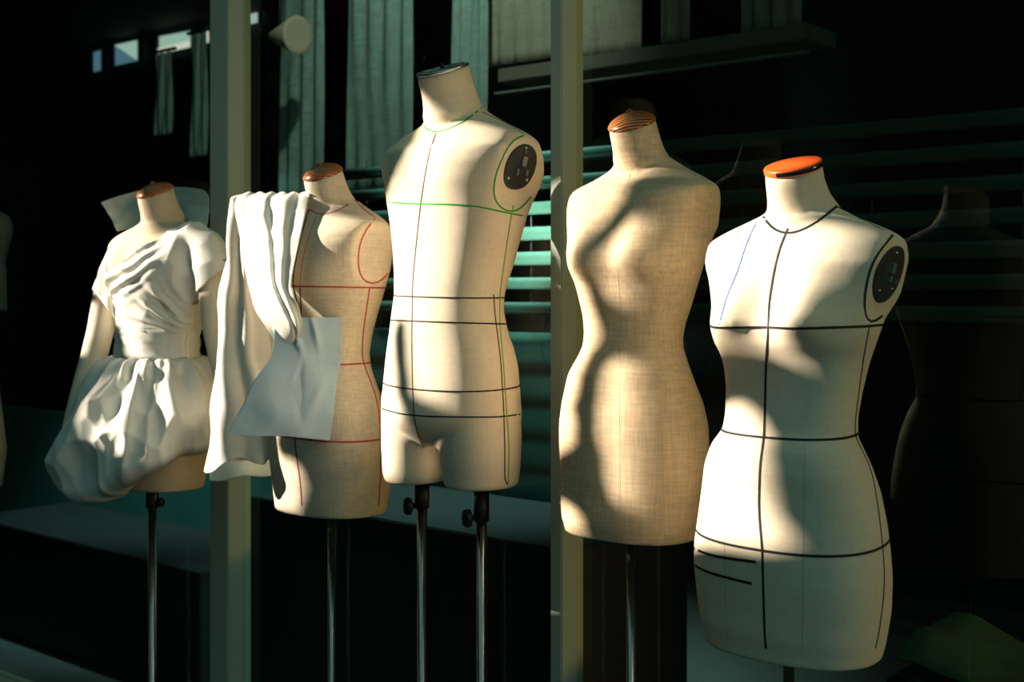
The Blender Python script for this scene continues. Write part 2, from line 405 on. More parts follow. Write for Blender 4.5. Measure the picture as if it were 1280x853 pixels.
f3.tape([(641.7, 257), (638.5, 272), (632, 315), (624.5, 369), (624.5, 401), (626, 420), (629, 453), (633, 512), (636.5, 563), (635, 606)], M['tape_lime'], .0034)
f3.tape([(617, 368), (619, 400), (621.6, 415), (626, 453), (629.6, 512), (631, 563), (630.5, 606), (635, 606.5)], Br, .0030)
f3.loop([(493, 370), (534, 371), (566.6, 372.6), (599, 373.5), (629, 372)], Bk, .0030)
f3.loop([(488, 400.5), (520, 401.5), (556, 402.7), (599, 405), (631, 405)], Bk, .0030)
f3.loop([(478.5, 480), (498, 484.5), (534, 487.5), (578, 490), (620, 489), (648, 482.5)], Bk, .0032)
f3.tape([(477.5, 511), (498.5, 517.7), (534, 521), (578.6, 521.6), (626, 521.6), (650, 518)], Bk, .0032)
f3.tape([(655, 169.5), (648, 170), (639.5, 175), (629, 194.5), (620, 216), (616.5, 233), (616, 243), (620, 255), (631, 265), (641, 268), (652, 260), (664, 246)], Gr, .0036)
f3.tape([(603, 140), (620, 148), (641, 158), (655, 168)], Br, .003)
f3.tape([(479, 226), (482, 243), (486, 262)], Gr, .003)
for lf, x, kx, ky, yb, sk in ((LEGS[0], 527.5, 508, 632, 601, .062), (LEGS[1], 602, 588, 647, 611, .07)):
    z = lf.z(yb); b = Vector(((x-CX)/F*lf.Y, lf.Y, 0))
    bm = bmesh.new(); lathe(bm, b, (0, 0, 1), [(.015, .012), (.015, .03), (.0115, .034), (.0115, z-sk+.004)], 20); link('pole', mesh(bm), M['chrome'], r3)
    bm = bmesh.new(); lathe(bm, b+Vector((0, 0, z-sk)), (0, 0, 1), [(.015, 0), (.0165, .003), (.0165, sk+.01)], 20); so = link('socket', mesh(bm), M['black'], r3)
    bm = bmesh.new(); p = b+Vector((0, 0, lf.z(ky)))
    lathe(bm, p, (-1, -.35, 0), [(.006, .01), (.006, .022), (.012, .023), (.019, .026), (.020, .034), (.016, .040), (.0001, .042)], 14)
    link('knob', mesh(bm), M['black'], so)
bm = bmesh.new(); lathe(bm, f3.c, (0, 0, 1), [(.2, 0), (.205, .004), (.2, .011), (.12, .015), (.0001, .017)], 40); link('base', mesh(bm), M['black'], r3)

# -- taped linen form under the half jacket
r2 = thing('dress_form', 'linen dress form with red tape lines, half hidden under a draped white toile', 'dress form', (-.433, 2.98, 0), 'dress forms in a row along the shop window')
f2 = Form(-.433, 2.98,
    left=[(249, 391), (255, 388), (262, 380), (272, 360), (283, 342), (291, 334), (305, 332), (330, 336), (352, 342), (362, 346), (392, 356), (440, 362), (460, 359), (480, 349), (510, 340), (549, 336), (580, 337), (610, 341), (628, 343), (645, 345)],
    right=[(249, 446), (255, 453), (261.5, 461.5), (268, 471), (274, 478), (284, 486), (302, 489), (321, 489), (340, 486), (359, 481), (390, 472), (416, 465), (442, 461), (462, 464), (491, 474), (524, 482), (549, 486), (580, 487.5), (610, 486.5), (629, 483), (645, 481)],
    q=NECKQ(251, 283, 310, 358, 452, 550, 640),
    neck=[((380, 224), (427.6, 214.5)), ((382, 235), (431, 226)), ((385, 248), (437, 240)), ((386, 260), (445, 251)), ((391, 272), (442, 264)), ((396, 290), (438, 282))],
    tilt=22, arm=(282, 352))
bm = bmesh.new()
f2.torso(bm, 252, 637, bumps=[(352, -.066, .022, .05, .07), (352, .066, .022, .05, .07)])
f2.make_neck(bm); f2.finish(bm, r2, M['linen2'])
f2.cap(r2, 'wood')
f2.stand(r2, 633, (415,), ((None, 0),), rp=.0105, rs=.0155, sock=.020)
Rd = M['tape_red']
f2.tape([(388, 262), (392, 269), (400.6, 271), (412, 268), (424, 262.6), (434, 257), (444, 250.5)], Rd, .0032)
f2.tape([(394.7, 272), (384, 302.5), (377, 330.6), (375, 356)], M['tape_pink'], .0024)
f2.loop([(365, 358), (391, 358.5), (433, 359), (478, 360)], Rd, .0036)
f2.tape([(468.6, 274), (457, 286), (448.6, 307), (447, 330.6), (451, 349), (464, 358.7), (475, 355), (485, 342)], Rd, .0036)
f2.tape([(444, 251), (454.5, 262.6), (468.6, 272)], Rd, .003)
f2.tape([(462, 360), (458, 387), (453.7, 416), (452, 449), (460, 468.6), (470, 495), (475, 524.5), (476, 590), (473.4, 632)], Rd, .0034)
f2.loop([(400, 456), (424, 456), (459, 454)], Rd, .0036)
f2.loop([(345, 543), (381.5, 550.7), (424, 552), (475, 549.7)], Rd, .0036)
f2.tape([(386, 262), (379, 285), (373, 312), (367, 340), (366, 358), (370, 373), (375, 392)], M['tape_black'], .0036)
f2.tape([(375, 360), (377, 400), (374, 450), (368, 500), (368, 544), (371, 573)], M['tape_black'], .0036)
f2.tape([(371, 573), (375, 600), (377.5, 632)], Rd, .003)

# -- form in the bubble dress
r1 = thing('dress_form', 'dress form with padded cloth arms wearing the white bubble dress', 'dress form', (-.985, 3.39, 0), 'dress forms in a row along the shop window')
f1 = Form(-.985, 3.39,
    left=[(275, 180), (281, 174), (290, 156), (298, 142), (305, 137), (320, 136), (345, 142), (375, 146), (410, 149), (435, 149), (455, 144), (480, 137), (510, 131), (550, 131), (590, 136), (612, 140)],
    right=[(275, 232), (281, 243), (290, 258), (298, 269), (305, 274), (320, 276), (345, 268), (375, 257), (410, 248), (435, 246), (455, 249), (480, 256), (510, 261), (550, 262), (590, 256), (612, 252)],
    q=NECKQ(277, 302, 325, 350, 428, 520, 612),
    neck=[((172, 244), (216, 236)), ((174, 254), (219, 247)), ((177, 266), (224, 259)), ((178, 278), (232, 271)), ((183, 290), (228, 283)), ((188, 304), (224, 298))],
    tilt=22, arm=(298, 345))
bm = bmesh.new()
f1.torso(bm, 278, 608, bumps=[(347, -.064, .022, .05, .07), (347, .064, .022, .05, .07)])
f1.make_neck(bm); f1.finish(bm, r1, M['tan'])
ARM_R = [at(*p) for p in ((150, 312, 3.47), (141, 340, 3.485), (133, 375, 3.49), (126, 412, 3.48), (119, 440, 3.47), (107, 478, 3.44), (95, 518, 3.41), (86, 548, 3.39), (82, 562, 3.385))]
ARM_L = [at(*p) for p in ((262, 312, 3.30), (265, 340, 3.27), (268, 380, 3.26), (271, 412, 3.25), (277, 442, 3.24), (285, 478, 3.22), (292, 515, 3.20), (297, 545, 3.19), (299, 558, 3.185))]
ARAD = [.030, .038, .039, .037, .036, .033, .029, .023, .010]
for pts in (ARM_R, ARM_L):
    bm = bmesh.new(); tube(bm, pts, ARAD, 24); me = remeshed(bm, .005, 8); a = link('arm', me, M['cotton'], r1)
    bm = bmesh.new(); k = pts[4]; d = (pts[5]-pts[3]).normalized(); u, v, _ = frame(d)
    loft(bm, [[k+d*h+(u*math.cos(2*math.pi*i/32)+v*math.sin(2*math.pi*i/32))*rr for i in range(32)] for rr, h in ((.0345, -.001), (.0362, 0), (.0345, .001))], caps=False)
    link('elbow_seam', mesh(bm), M['tape_seam'], a)
f1.cap(r1, 'wood')
f1.stand(r1, 605, (190.5,), ((203, 628),), rp=.0122, rs=.0175, sock=.066)

# -- form cut by the left edge of the view, in a dark top
r0 = thing('dress_form', 'dress form at the far left edge, nearly all of it cut off', 'dress form', (-1.76, 3.95, 0), 'dress forms in a row along the shop window')
f0 = Form(-1.76, 3.95,
    left=[(250, -90), (270, -140), (300, -142), (420, -120), (560, -136), (610, -132)], right=[(250, -40), (262, -15), (272, 2), (290, 6), (330, -4), (420, -14), (560, 2), (610, -4)],
    q=NECKQ(250, 275, 300, 340, 420, 540, 610), neck=[((-94, 215), (-50, 207)), ((-90, 235), (-44, 228)), ((-88, 250), (-38, 242)), ((-80, 262), (-46, 258))], tilt=22)
bm = bmesh.new(); f0.torso(bm, 252, 606); f0.make_neck(bm); f0.finish(bm, r0, M['tan']); f0.cap(r0, 'wood'); f0.stand(r0, 603, (-66,), ((None, 0),))
top = thing('shirt', 'dark teal short-sleeved top on the form cut off at the far left edge', 'shirt', (-1.76, 3.95, 0))
bm = bmesh.new()
def up(rows, g): return [(y, x+g) for y, x in rows]
fs = Form(-1.76, 3.95, up(f0.left, -3), up(f0.right, 3), f0.q, [], arm=None); fs.torso(bm, 254, 470)
for sg in (-1, 1):
    p0 = f0.c+SIDE*(.135*sg)+Vector((0, 0, f0.z(288))); p1 = f0.c+SIDE*(.185*sg)+FACE*.01+Vector((0, 0, f0.z(340))); p2 = f0.c+SIDE*(.200*sg)+FACE*.02+Vector((0, 0, f0.z(388)))
    tube(bm, [p0, p1, p2], [.05, .062, .066], 24)
sb = link('torso_and_sleeves', remeshed(bm, .006, 3), mat('dark_teal_jersey', (.05, .075, .08), .85, build=weave(900, .1, .1, .1)), top)

# arm plates of the male and the right-hand form
def arm_plate(f, root, outline, parts, label):
    cx = sum(p[0] for p in outline)/len(outline); cy = sum(p[1] for p in outline)/len(outline)
    hs = [f.hit(*p) for p in outline]+[f.hit(cx, cy)]
    nn = sum((h[1] for h in hs), Vector()).normalized(); c = sum((h[0] for h in hs), Vector())/len(hs)
    
    def on(x, y):
        d = ray(x, y); return O+d*((c-O).dot(nn)/d.dot(nn))
    P = []
    n = len(outline)
    for i in range(n):                                            # round the outline off
        a, b, cc, d = outline[i-1], outline[i], outline[(i+1) % n], outline[(i+2) % n]
        for k in range(4):
            t = k/4
            P.append(tuple(.5*(2*b[j]+(-a[j]+cc[j])*t+(2*a[j]-5*b[j]+4*cc[j]-d[j])*t*t+(-a[j]+3*b[j]-3*cc[j]+d[j])*t**3) for j in (0, 1)))
    bm = bmesh.new(); R = []
    for sc, h in ((1.0, -.006), (1.0, .0022), (.96, .0034), (.75, .0036), (.5, .0036), (.25, .0036), (.02, .0036)):
        ring = []
        for x, y in P:
            q = f.hit(cx+(x-cx)*sc, cy+(y-cy)*sc); base = q[0]*.35+on(cx+(x-cx)*sc, cy+(y-cy)*sc)*.65
            ring.append((base if (base-q[0]).dot(nn) > 0 else q[0])+nn*h)
        R.append(ring)
    loft(bm, R)
    pl = link('arm_plate', mesh(bm, False), M['plate'], root); tag(pl, label, None)
    up = Vector((0, 0, 1)); up = (up-nn*up.dot(nn)).normalized(); sd = nn.cross(up)
    for kind, x, y, a, b in parts:
        q = f.hit(x, y); base = q[0]*.35+on(x, y)*.65; p = (base if (base-q[0]).dot(nn) > 0 else q[0])+nn*.0034; bm = bmesh.new()
        if kind == 'screw':
            lathe(bm, p, nn, [(a, 0), (a, .001), (a*.7, .0022), (.0001, .0024)], 12); link('screw', mesh(bm), M['metal'], pl)
        else:
            ax = (sd*math.cos(.18)+up*math.sin(.18), up*math.cos(.18)-sd*math.sin(.18), nn)
            box(bm, p+nn*.003, ax, (a, b, .008), .001); link('bracket' if kind == 'bracket' else 'pin', mesh(bm, False), M['metal'], pl)
arm_plate(f5, r5, [(1120, 307.5), (1110, 313), (1100, 326), (1093, 343), (1090.5, 360), (1092.5, 373), (1099, 378.5), (1109, 374), (1118, 362), (1125, 345), (1129, 327), (1128, 312)],
    [('bracket', 1112, 335, .007, .019), ('pin', 1108, 348, .003, .010), ('pin', 1114, 351, .003, .008), ('screw', 1118, 316, .003, 0), ('screw', 1096.5, 363, .0028, 0), ('screw', 1112, 361, .0028, 0)], 'round dark green arm plate with steel fittings')
arm_plate(f3, r3, [(655, 180), (645, 184.5), (636, 196), (630.5, 211), (630, 225), (635, 234.5), (645, 237), (656, 232.5), (664.5, 221), (669.5, 206), (669.5, 192), (664, 183)],
    [('bracket', 652, 202, .014, .022), ('pin', 643.5, 215, .005, .014), ('pin', 655, 216, .006, .013), ('pin', 653.5, 190, .004, .008), ('screw', 656, 185, .0035, 0), ('screw', 634, 222.5, .0035, 0), ('screw', 657, 225, .004, 0)], 'round dark grey arm plate with steel fittings')
#CLOTH
# ------------------------------------------------------------------ cloth
def nz(p, s, seed=0): return noise.noise(Vector((p[0]*s+seed*7.3, p[1]*s-seed*3.1, p[2]*s+seed*1.7)))
def crumple(p, s, seed=0):                                        # sharp little ridges, as in crisp cotton
    return 1-2*abs(nz(p, s, seed))*1.6
def facet(p, s, seed=0):                                          # flat planes meeting in creases
    d = noise.voronoi(Vector((p[0]*s+seed*3.7, p[1]*s+seed*1.9, p[2]*s-seed*2.3)))[0]
    return d[0]-.45
def grid(rows, f=None):
    bm = bmesh.new(); loft(bm, rows, close_u=False, caps=False); return bm
def bez(tab, t):                                                  # smooth reading of a table of tuples
    n = len(tab)-1; x = min(max(t, 0), 1)*n; i = min(int(x), n-1); u = x-i
    a, b, c, d = (tab[min(max(i+k, 0), n)] for k in (-1, 0, 1, 2))
    return tuple(.5*(2*b[j]+(-a[j]+c[j])*u+(2*a[j]-5*b[j]+4*c[j]-d[j])*u*u+(-a[j]+3*b[j]-3*c[j]+d[j])*u**3) for j in range(len(b)))

# -- bubble dress on the left-hand form
dress = thing('dress', 'white cotton dress with gathered bodice, waistband and puffed bubble skirt', 'dress', (-.985, 3.39, 0))
bm = bmesh.new()
rings = []
for y in np.linspace(279, 416, 26):                               # the body's own shape, let out a little
    a, b, kap, off = f1.row(y); g = .010+.012*math.exp(-((y-345)/30)**2)
    rings.append([f1.c+SIDE*((a+g)*math.cos(t))+FACE*(off+(b+g+.010*math.exp(-((y-350)/28)**2))*math.sin(t))+Vector((0, 0, f1.z(y)+.004)) for t in np.linspace(0, 2*math.pi, 64, endpoint=False)])
rings.reverse(); loft(bm, rings)
SL_R = [at(*p) for p in ((176, 312, 3.40), (158, 334, 3.44), (146, 352, 3.465))]
SL_L = [at(*p) for p in ((240, 300, 3.33), (262, 318, 3.28), (268, 340, 3.265), (270, 362, 3.26), (269, 380, 3.26))]
tube(bm, SL_R, [.056, .056, .052], 28); tube(bm, SL_L, [.055, .055, .052, .050, .048], 28)
me = remeshed(bm, .006, 14)
bm = bmesh.new(); bm.from_mesh(me)
def cut(bm, p, nn, keep=None):
    fs = [f for f in bm.faces if keep is None or keep(f.calc_center_median())]
    ed = {e for f in fs for e in f.edges}; vv = {v for f in fs for v in f.verts}
    bmesh.ops.bisect_plane(bm, geom=list(vv)+list(ed)+fs, dist=1e-6, plane_co=p, plane_no=nn)
    kill = [f for f in bm.faces if (f.calc_center_median()-p).dot(nn) > 1e-5 and (keep is None or keep(f.calc_center_median()))]
    bmesh.ops.delete(bm, geom=kill, context='FACES')
A_, B_ = at(238, 274, 3.33), at(112, 361, 3.45)                   # slanted neckline, bare on one shoulder
nn = (B_-A_).cross(Vector((.05, 1, .12))).normalized()
if nn.z < 0: nn = -nn
cut(bm, A_, nn)
cut(bm, Vector((0, 0, f1.z(412))), Vector((0, 0, -1)))
dR = (SL_R[-1]-SL_R[-3]).normalized(); eR = Vector((-.72, -.30, -.58)).normalized()
cut(bm, at(147, 354, 3.465), eR, lambda c: (c-SL_R[-1]).length < .075)
eL = (SL_L[-1]-SL_L[-3]).normalized()+Vector((.75, 0, 0)); eL.normalize()
cut(bm, at(268, 350, 3.26), eL, lambda c: (c-SL_L[-2]).length < .10)
bmesh.ops.subdivide_edges(bm, edges=bm.edges, cuts=1, use_grid_fill=True)
bm.normal_update()
W0 = at(203, 418, 3.24); S0 = at(226, 290, 3.3)
for v in bm.verts:
    p = v.co; d = p-W0; du = d.dot(SIDE); dz = d.z; R = math.hypot(du, dz)
    ph = math.atan2(du, max(dz, -.02)); front = max(0, min(1, (p-f1.c).dot(FACE)*12+.6))
    g = math.exp(-((R-.05)/.065)**2)*front
    h = .0075*g*math.sin(ph*15+2.5*nz(p, 9, 1))+.004*g*math.sin(ph*31+2*nz(p, 12, 2))
    dl = (p-A_).dot(nn)                                           # depth below the neckline
    lft = max(0, min(1, -(p-S0).dot(SIDE)*9+.2))
    h += lft*math.exp(-((dl+.03)/.045)**2)*(.0065*math.sin(dl*230+3*nz(p, 10, 3)))
    h += .005*nz(p, 12, 4)+.014*facet(p, 15, 5)
    h = h*(.35+.65*min(1, R/.05)) if front > .3 else h
    h += .006*front*math.exp(-(R/.05)**2)
    v.co = p+v.normal*h
bd = solid(link('bodice', mesh(bm), M['muslin'], dress), .0016)
# loose left-hand cap sleeve, open towards the arm
A0_, B0_ = at(160, 332, 3.44), at(131, 383, 3.47); rows = []
ax1 = (at(147, 405, 3.46)-at(116, 362, 3.48))*.5; ax2 = eR.cross(ax1.normalized())*.052
s1 = Vector((.55, -.1, .8)).normalized()*.050; dA = (B0_-A0_).normalized(); s1 = (s1-dA*s1.dot(dA)); s2 = dA.cross(s1.normalized())*.058
if s1.dot(ax1) < 0: s1, s2 = -s1, -s2
for j in range(28):
    v = j/27; e = v*v*(3-2*v); rr = []
    for i in range(80):
        t = 2*math.pi*i/80
        r = (s1*(1-e)+ax1*e)*math.cos(t)+(s2*(1-e)+ax2*e)*math.sin(t)
        p = A0_+(B0_-A0_)*v+r*(1+.12*math.sin(v*math.pi))
        rr.append(p+r.normalized()*(.005*math.sin(t*5+v*3)*v+.010*facet(p, 15, 61)*math.sin(min(1, v*1.3)*math.pi*.6)))
    rr.append(rr[0]); rows.append(rr)
bm = grid(rows); bmesh.ops.remove_doubles(bm, verts=bm.verts, dist=1e-6)
solid(link('cap_sleeve', mesh(bm), M['muslin'], dress), .0016)
# waistband, crossed over at the front
def band(y0, y1, g, t0, t1, n=70):
    rows = []
    for y in np.linspace(y0, y1, 8):
        a, b, kap, off = f1.row(y)
        rows.append([f1.c+SIDE*((a+g)*math.cos(t))+FACE*(off+(b+g)*math.sin(t))+Vector((0, 0, f1.z(y))) for t in np.linspace(t0, t1, n)])
    return rows
bm = grid(band(409, 449, .0075, 0, 2*math.pi))
for v in bm.verts: v.co += (v.co-f1.c-Vector((0, 0, v.co.z))).normalized()*(.0022*math.sin((v.co.z*160+(v.co-f1.c).dot(SIDE)*60))+.002*nz(v.co, 20, 6))
wb = solid(link('waistband', mesh(bm), M['muslin'], dress), .0016)
bm = grid(band(411, 447, .0125, math.radians(28), math.radians(142)))
for v in bm.verts: v.co += FACE*(.003*math.sin(v.co.z*190+(v.co-f1.c).dot(SIDE)*90)+.003*nz(v.co, 25, 6))
link('overlap', mesh(bm), M['muslin'], wb); solid(bpy.data.objects['overlap'], .0016)
# bubble skirt
NT, NP = 360, 150
rows = []
for j in range(NP):
    psi = j/(NP-1)*1.42; rr = []
    for i in range(NT):
        t = 2*math.pi*i/NT; d = SIDE*math.cos(t)+FACE*math.sin(t)
        a, b, kap, off = f1.row(447); r0 = 1/math.hypot(math.cos(t)/(a+.009), math.sin(t)/(b+.009))
        lf, nr = -d.x, -d.y                                       # how far this side faces left and the street
        Rm = .222+.030*max(0, lf)-.015*max(0, -lf)+.012*max(0, nr)
        D = .268+.115*max(0, (lf*.75+nr*.66))**2.2-.02*max(0, -lf)
        q = min(psi, 1)
        if psi <= 1:
            r = r0+(Rm-r0)*math.sin(q*math.pi/2)**.82; z = -D*(.06*q+.84*q**1.75)*.98
        else:
            u = (psi-1)/.42; r = Rm-(Rm-.135)*(1-math.cos(u*math.pi/2))-.012*u; z = -D*(.882+.128*math.sin(u*math.pi*.62)-.03*u*u)
        p0 = Vector((d.x*r, d.y*r, z))
        w0 = min(1, q*3.2); pl = math.sin(t*17+2.2*noise.noise(Vector((math.cos(t)*2, math.sin(t)*2, q*1.5))))*(.009*math.exp(-((q-.22)/.24)**2))
        pl += math.sin(t*33+1.5*math.sin(t*3))*.0045*math.exp(-((q-.14)/.15)**2)
        qq = (d.x*.27, d.y*.27, z*.75)
        wq = (qq[0]+.02*nz(qq, 9, 14), qq[1]+.02*nz(qq, 9, 15), qq[2]*.8+.02*nz(qq, 9, 16))
        cr = .030*nz(qq, 7, 11)*w0*min(1, q*1.5)+.100*facet(wq, 7.5, 12)*w0*min(1, q*1.3)+.034*facet(wq, 13, 13)*w0*min(1, .4+q)-.006*w0
        h = pl+cr-.008*w0
        nv = (d*math.cos(min(psi, 1.2)*.5)+Vector((0, 0, 1))*(.45*(1-q)-.35*max(0, psi-1)))
        rr.append(f1.c+FACE*(off)+Vector((0, 0, f1.z(447)))+p0+nv*h)
    rr.append(rr[0]); rows.append(rr)
bm = grid(rows); bmesh.ops.remove_doubles(bm, verts=bm.verts, dist=1e-6)
sk = solid(link('skirt', mesh(bm), M['muslin'], dress), .0014)
# wide stand-up collar behind the neck
top = [(127, 254, 3.44), (150, 246, 3.50), (172, 240, 3.55), (196, 236, 3.565), (216, 235, 3.55), (236, 235.5, 3.50), (255, 239, 3.43), (261, 247, 3.41)]
bot = [(146, 289, 3.44), (160, 286, 3.47), (178, 283, 3.49), (197, 281, 3.50), (216, 280, 3.48), (233, 279, 3.44), (250, 281, 3.39), (258, 285, 3.37)]
rows = []
for j in range(26):
    v = j/25; rr = []
    for i in range(70):
        u = i/69; a, b = bez(top, u), bez(bot, u)
        p = at(*a)*(1-v)+at(*b)*v
        p += Vector((0, 1, 0))*(.010*math.sin(v*math.pi)+.004*nz(p, 18, 21)+.003*math.sin(v*14+u*9))
        rr.append(p)
    rows.append(rr)
co = solid(link('collar', mesh(grid(rows)), M['shaded_sheer'], dress), .0016)
rows = []
for k in range(7):
    v = -.02+.30*k/6; rows.append([at(*bez(top, u))*(1-v)+at(*bez(bot, u))*v+Vector((0, -.0035+.004*(k/6)**2-.002, 0))+Vector((0, 1, 0))*(.010*math.sin(max(v, 0)*math.pi)+.004*nz(at(*bez(top, u)), 18, 21)) for u in np.linspace(0, 1, 70)])
link('collar_fold', mesh(grid(rows)), M['shaded_sheer'], co)

# -- half jacket of draped toile
jk = thing('draped_jacket', 'white half jacket toile with puffed shoulder, one long sleeve and a flared peplum tinted shade blue', 'jacket', (-.433, 2.98, 0))
def body_y(x, y, gap):
    d = ray(x, y); r = f2.bvh.ray_cast(O, d)
    return None if r[0] is None else r[0].y-gap
# front panel from the shoulder to the waist
FP = [(240, 305, 388, 3.04, 2.98), (246, 297, 386, 3.0, 2.93), (262, 294, 383, 2.965, 2.89), (284, 298, 378, 2.94, 2.85), (312, 303, 372, 2.92, 2.82), (340, 307, 366, 2.90, 2.80), (358, 311, 364, 2.885, 2.79), (374, 315, 369, 2.875, 2.785), (390, 320, 375, 2.865, 2.80), (408, 332, 378, 2.85, 2.81), (426, 343, 376, 2.845, 2.84), (440, 350, 372, 2.87, 2.87)]
rows = []
for j in range(90):
    v = j/89; y, xl, xr, Yl, Yr = bez(FP, v); rr = []
    for i in range(60):
        u = i/59; x = xl+(xr-xl)*u
        yy = y+(3.0*abs(math.sin(u*math.pi*6))-3.0)*(-1)*max(0, 1-v*7)
        Y = Yl+(Yr-Yl)*u-.020*math.sin(u*math.pi)*(1-v*.5)
        by = body_y(x, yy, .008)
        if by is not None: Y = min(Y, by)
        fold = .007*math.sin(u*math.pi*6+1.0+.8*v+1.2*noise.noise(Vector((u*3, v*4, 5))))*max(0, 1-v*2.6)
        fold += .010*math.exp(-((u-.28-.55*v)/.10)**2)*max(0, math.sin(v*math.pi))-.012*math.exp(-((u-.42-.42*v)/.07)**2)*max(0, math.sin(v*math.pi))+.010*math.exp(-((u-.60-.30*v)/.08)**2)*math.sin(v*math.pi)
        p = at(x, yy, Y); fold += .004*nz(p, 12, 31)+.011*facet(p, 15, 32)
        e = min(1, min(u, 1-u)*8)
        rr.append(p+(O-p).normalized()*max(fold*e, -.004 if by is not None else -.03))
    rows.append(rr)
solid(link('front_panel', mesh(grid(rows)), M['muslin'], jk), .0016)
# sleeve
SV = [(243, 312, 6, 3.03), (247, 311, 17, 3.03), (256, 310, 19, 3.03), (275, 308, 19, 3.03), (300, 305, 18, 3.035), (330, 303, 18, 3.035), (360, 302, 19, 3.03), (400, 302, 22, 3.02), (440, 303, 25, 3.01), (480, 304, 28, 3.0), (520, 304, 31, 2.99), (555, 303, 33.5, 2.985), (574, 302, 34.5, 2.98)]
rows = []
for j in range(120):
    v = j/119; y, xc, rp, Y = bez(SV, v); rr = []; c = at(xc, y, Y); r = rp/F*Y
    for i in range(72):
        t = 2*math.pi*i/72; d = Vector((math.cos(t), -math.sin(t)*.80, 0))
        p = c+d*r
        fo = (.012*math.sin(2*t+.6+2.2*v)+.008*math.sin(5*t+5*v+2*nz(p, 8, 41)))*min(1, v*2.0)+.004*nz(p, 10, 42)+.016*facet((p.x, p.y, p.z*.6), 12, 43)
        fo += .006*math.sin(t*8)*math.exp(-((v-.06)/.07)**2)
        hem = Vector((0, 0, -.022*max(0, -d.x)-.010*math.sin(3*t)))*max(0, v-.8)*5
        rr.append(p+d*fo*min(1, v*9)+hem)
    rr.append(rr[0]); rows.append(rr)
bm = grid(rows); bmesh.ops.remove_doubles(bm, verts=bm.verts, dist=1e-6)
sl = solid(link('sleeve', mesh(bm), M['muslin'], jk), .0014)
# peplum standing out from the hip, its blue shade put into the colour
PE = [(397, 345, 426.5, 2.84, None), (412, 343, 426.5, 2.835, None), (430, 342, 426.5, 2.83, None), (449, 338, 426, 2.82, None), (475, 319, 421.5, 2.79, None), (508, 303, 417.5, 2.765, None), (530, 291, 414.5, 2.75, None), (543, 287, 412, 2.745, None)]
rows = []
for j in range(80):
    v = j/79; y, xl, xr, Yl = bez([r[:4] for r in PE], v); rr = []
    by = body_y(xr, y+8*v, .006) or 2.8
    for i in range(84):
        u = i/83; x = xl+(xr-xl)*u
        ys = y+(8*u**1.5+2*math.sin(u*7)*(1-u))*v**3-6*max(0, .12-u)*8*v**6*.6
        Y = Yl+(by-Yl)*u**1.4
        b2 = body_y(x, ys, .007+.010*(1-u))
        if b2 is not None: Y = min(Y, b2)
        p = at(x, ys, Y)
        wv = math.exp(-((v-.42)/.28)**2)
        fold = .010*math.exp(-(((u-.35)-(v-.25)*.55)/.05)**2)*math.exp(-((v-.2)/.22)**2)+.008*math.exp(-(((u-.62)-(v-.2)*.35)/.05)**2)*math.exp(-((v-.15)/.2)**2)
        fold += -.006*math.exp(-(((u-.55)-(v-.6)*.6)/.045)**2)*math.exp(-((v-.6)/.2)**2)+.005*math.exp(-(((u-.75)+(v-.75)*.4)/.06)**2)*math.exp(-((v-.7)/.12)**2)
        fold += .006*nz(p, 14, 51)*min(1, 4*(1-u))+.007*facet(p, 11, 52)*min(1, 6*(1-u))
        fray = Vector((.0012*random.uniform(-1, 1), 0, 0)) if u == 1 else Vector()
        rr.append(p+(O-p).normalized()*(max(fold, -.004))+fray)
    rows.append(rr)
solid(link('peplum', mesh(grid(rows)), M['shaded_muslin'], jk), .0016)
# back of the jacket, hanging behind the hip, its shade put into the colour
BK = [(300, 300, 345, 3.10), (400, 285, 345, 3.13), (500, 272, 346, 3.13), (560, 264, 345, 3.12), (602, 262, 342, 3.11)]
rows = []
for j in range(40):
    v = j/39; y, xl, xr, Y = bez(BK, v)
    rows.append([at(xl+(xr-xl)*u, y-9*u*v**4+2*math.sin(u*9)*v**3, Y+.02*math.sin(u*6+v*2)) for u in np.linspace(0, 1, 40)])
solid(link('back_panel', mesh(grid(rows)), M['shaded_sheer'], jk), .0016)

# small stitched marks on the dress
bvb = BVHTree.FromPolygons([v.co+Vector(dress.location) for v in bd.data.vertices], [tuple(p.vertices) for p in bd.data.polygons])
def mark(px, name, w=.0016):
    pts = []
    for x, y in px:
        r = bvb.ray_cast(O, ray(x, y)); q = f1.bvh.ray_cast(O, ray(x, y))
        h = r if r[0] is not None else q
        if h[0] is None: h = bvb.find_nearest(at(x, y, 3.3))
        pts.append(h[0]-ray(x, y)*.0022)
    bm = bmesh.new(); tube(bm, pts, w, 6); return link(name, mesh(bm), M['tape_black'], dress)
mark([(279, 325), (283, 325), (287, 325)], 'cross_stitch'); mark([(283, 319), (283, 325), (283, 331)], 'cross_stitch')
# ------------------------------------------------------------------ setting
def st(name, bm, m, smooth=False, parent=None):
    o = link(name, mesh(bm, smooth), m, parent)
    if parent is None: o['kind'] = 'structure'
    return o
def rough_mat(name, c, rough=.8, amt=.25, scale=6):
    def f(nt, b, base):
        N = nt.nodes; L = nt.links; tc = N.new('ShaderNodeTexCoord'); n = N.new('ShaderNodeTexNoise')
        n.inputs['Scale'].default_value = scale; n.inputs['Detail'].default_value = 6; L.new(tc.outputs['Object'], n.inputs['Vector'])
        mr = N.new('ShaderNodeMapRange'); mr.inputs['To Min'].default_value = 1-amt; mr.inputs['To Max'].default_value = 1+amt
        L.new(n.outputs['Fac'], mr.inputs['Value']); vm = N.new('ShaderNodeVectorMath'); vm.operation = 'SCALE'; vm.inputs[0].default_value = base
        L.new(mr.outputs['Result'], vm.inputs['Scale']); L.new(vm.outputs['Vector'], b.inputs['Base Color'])
    return mat(name, c, rough, build=f)
M['alu'] = mat('grey_green_aluminium', (.46, .53, .43), .6, .0)
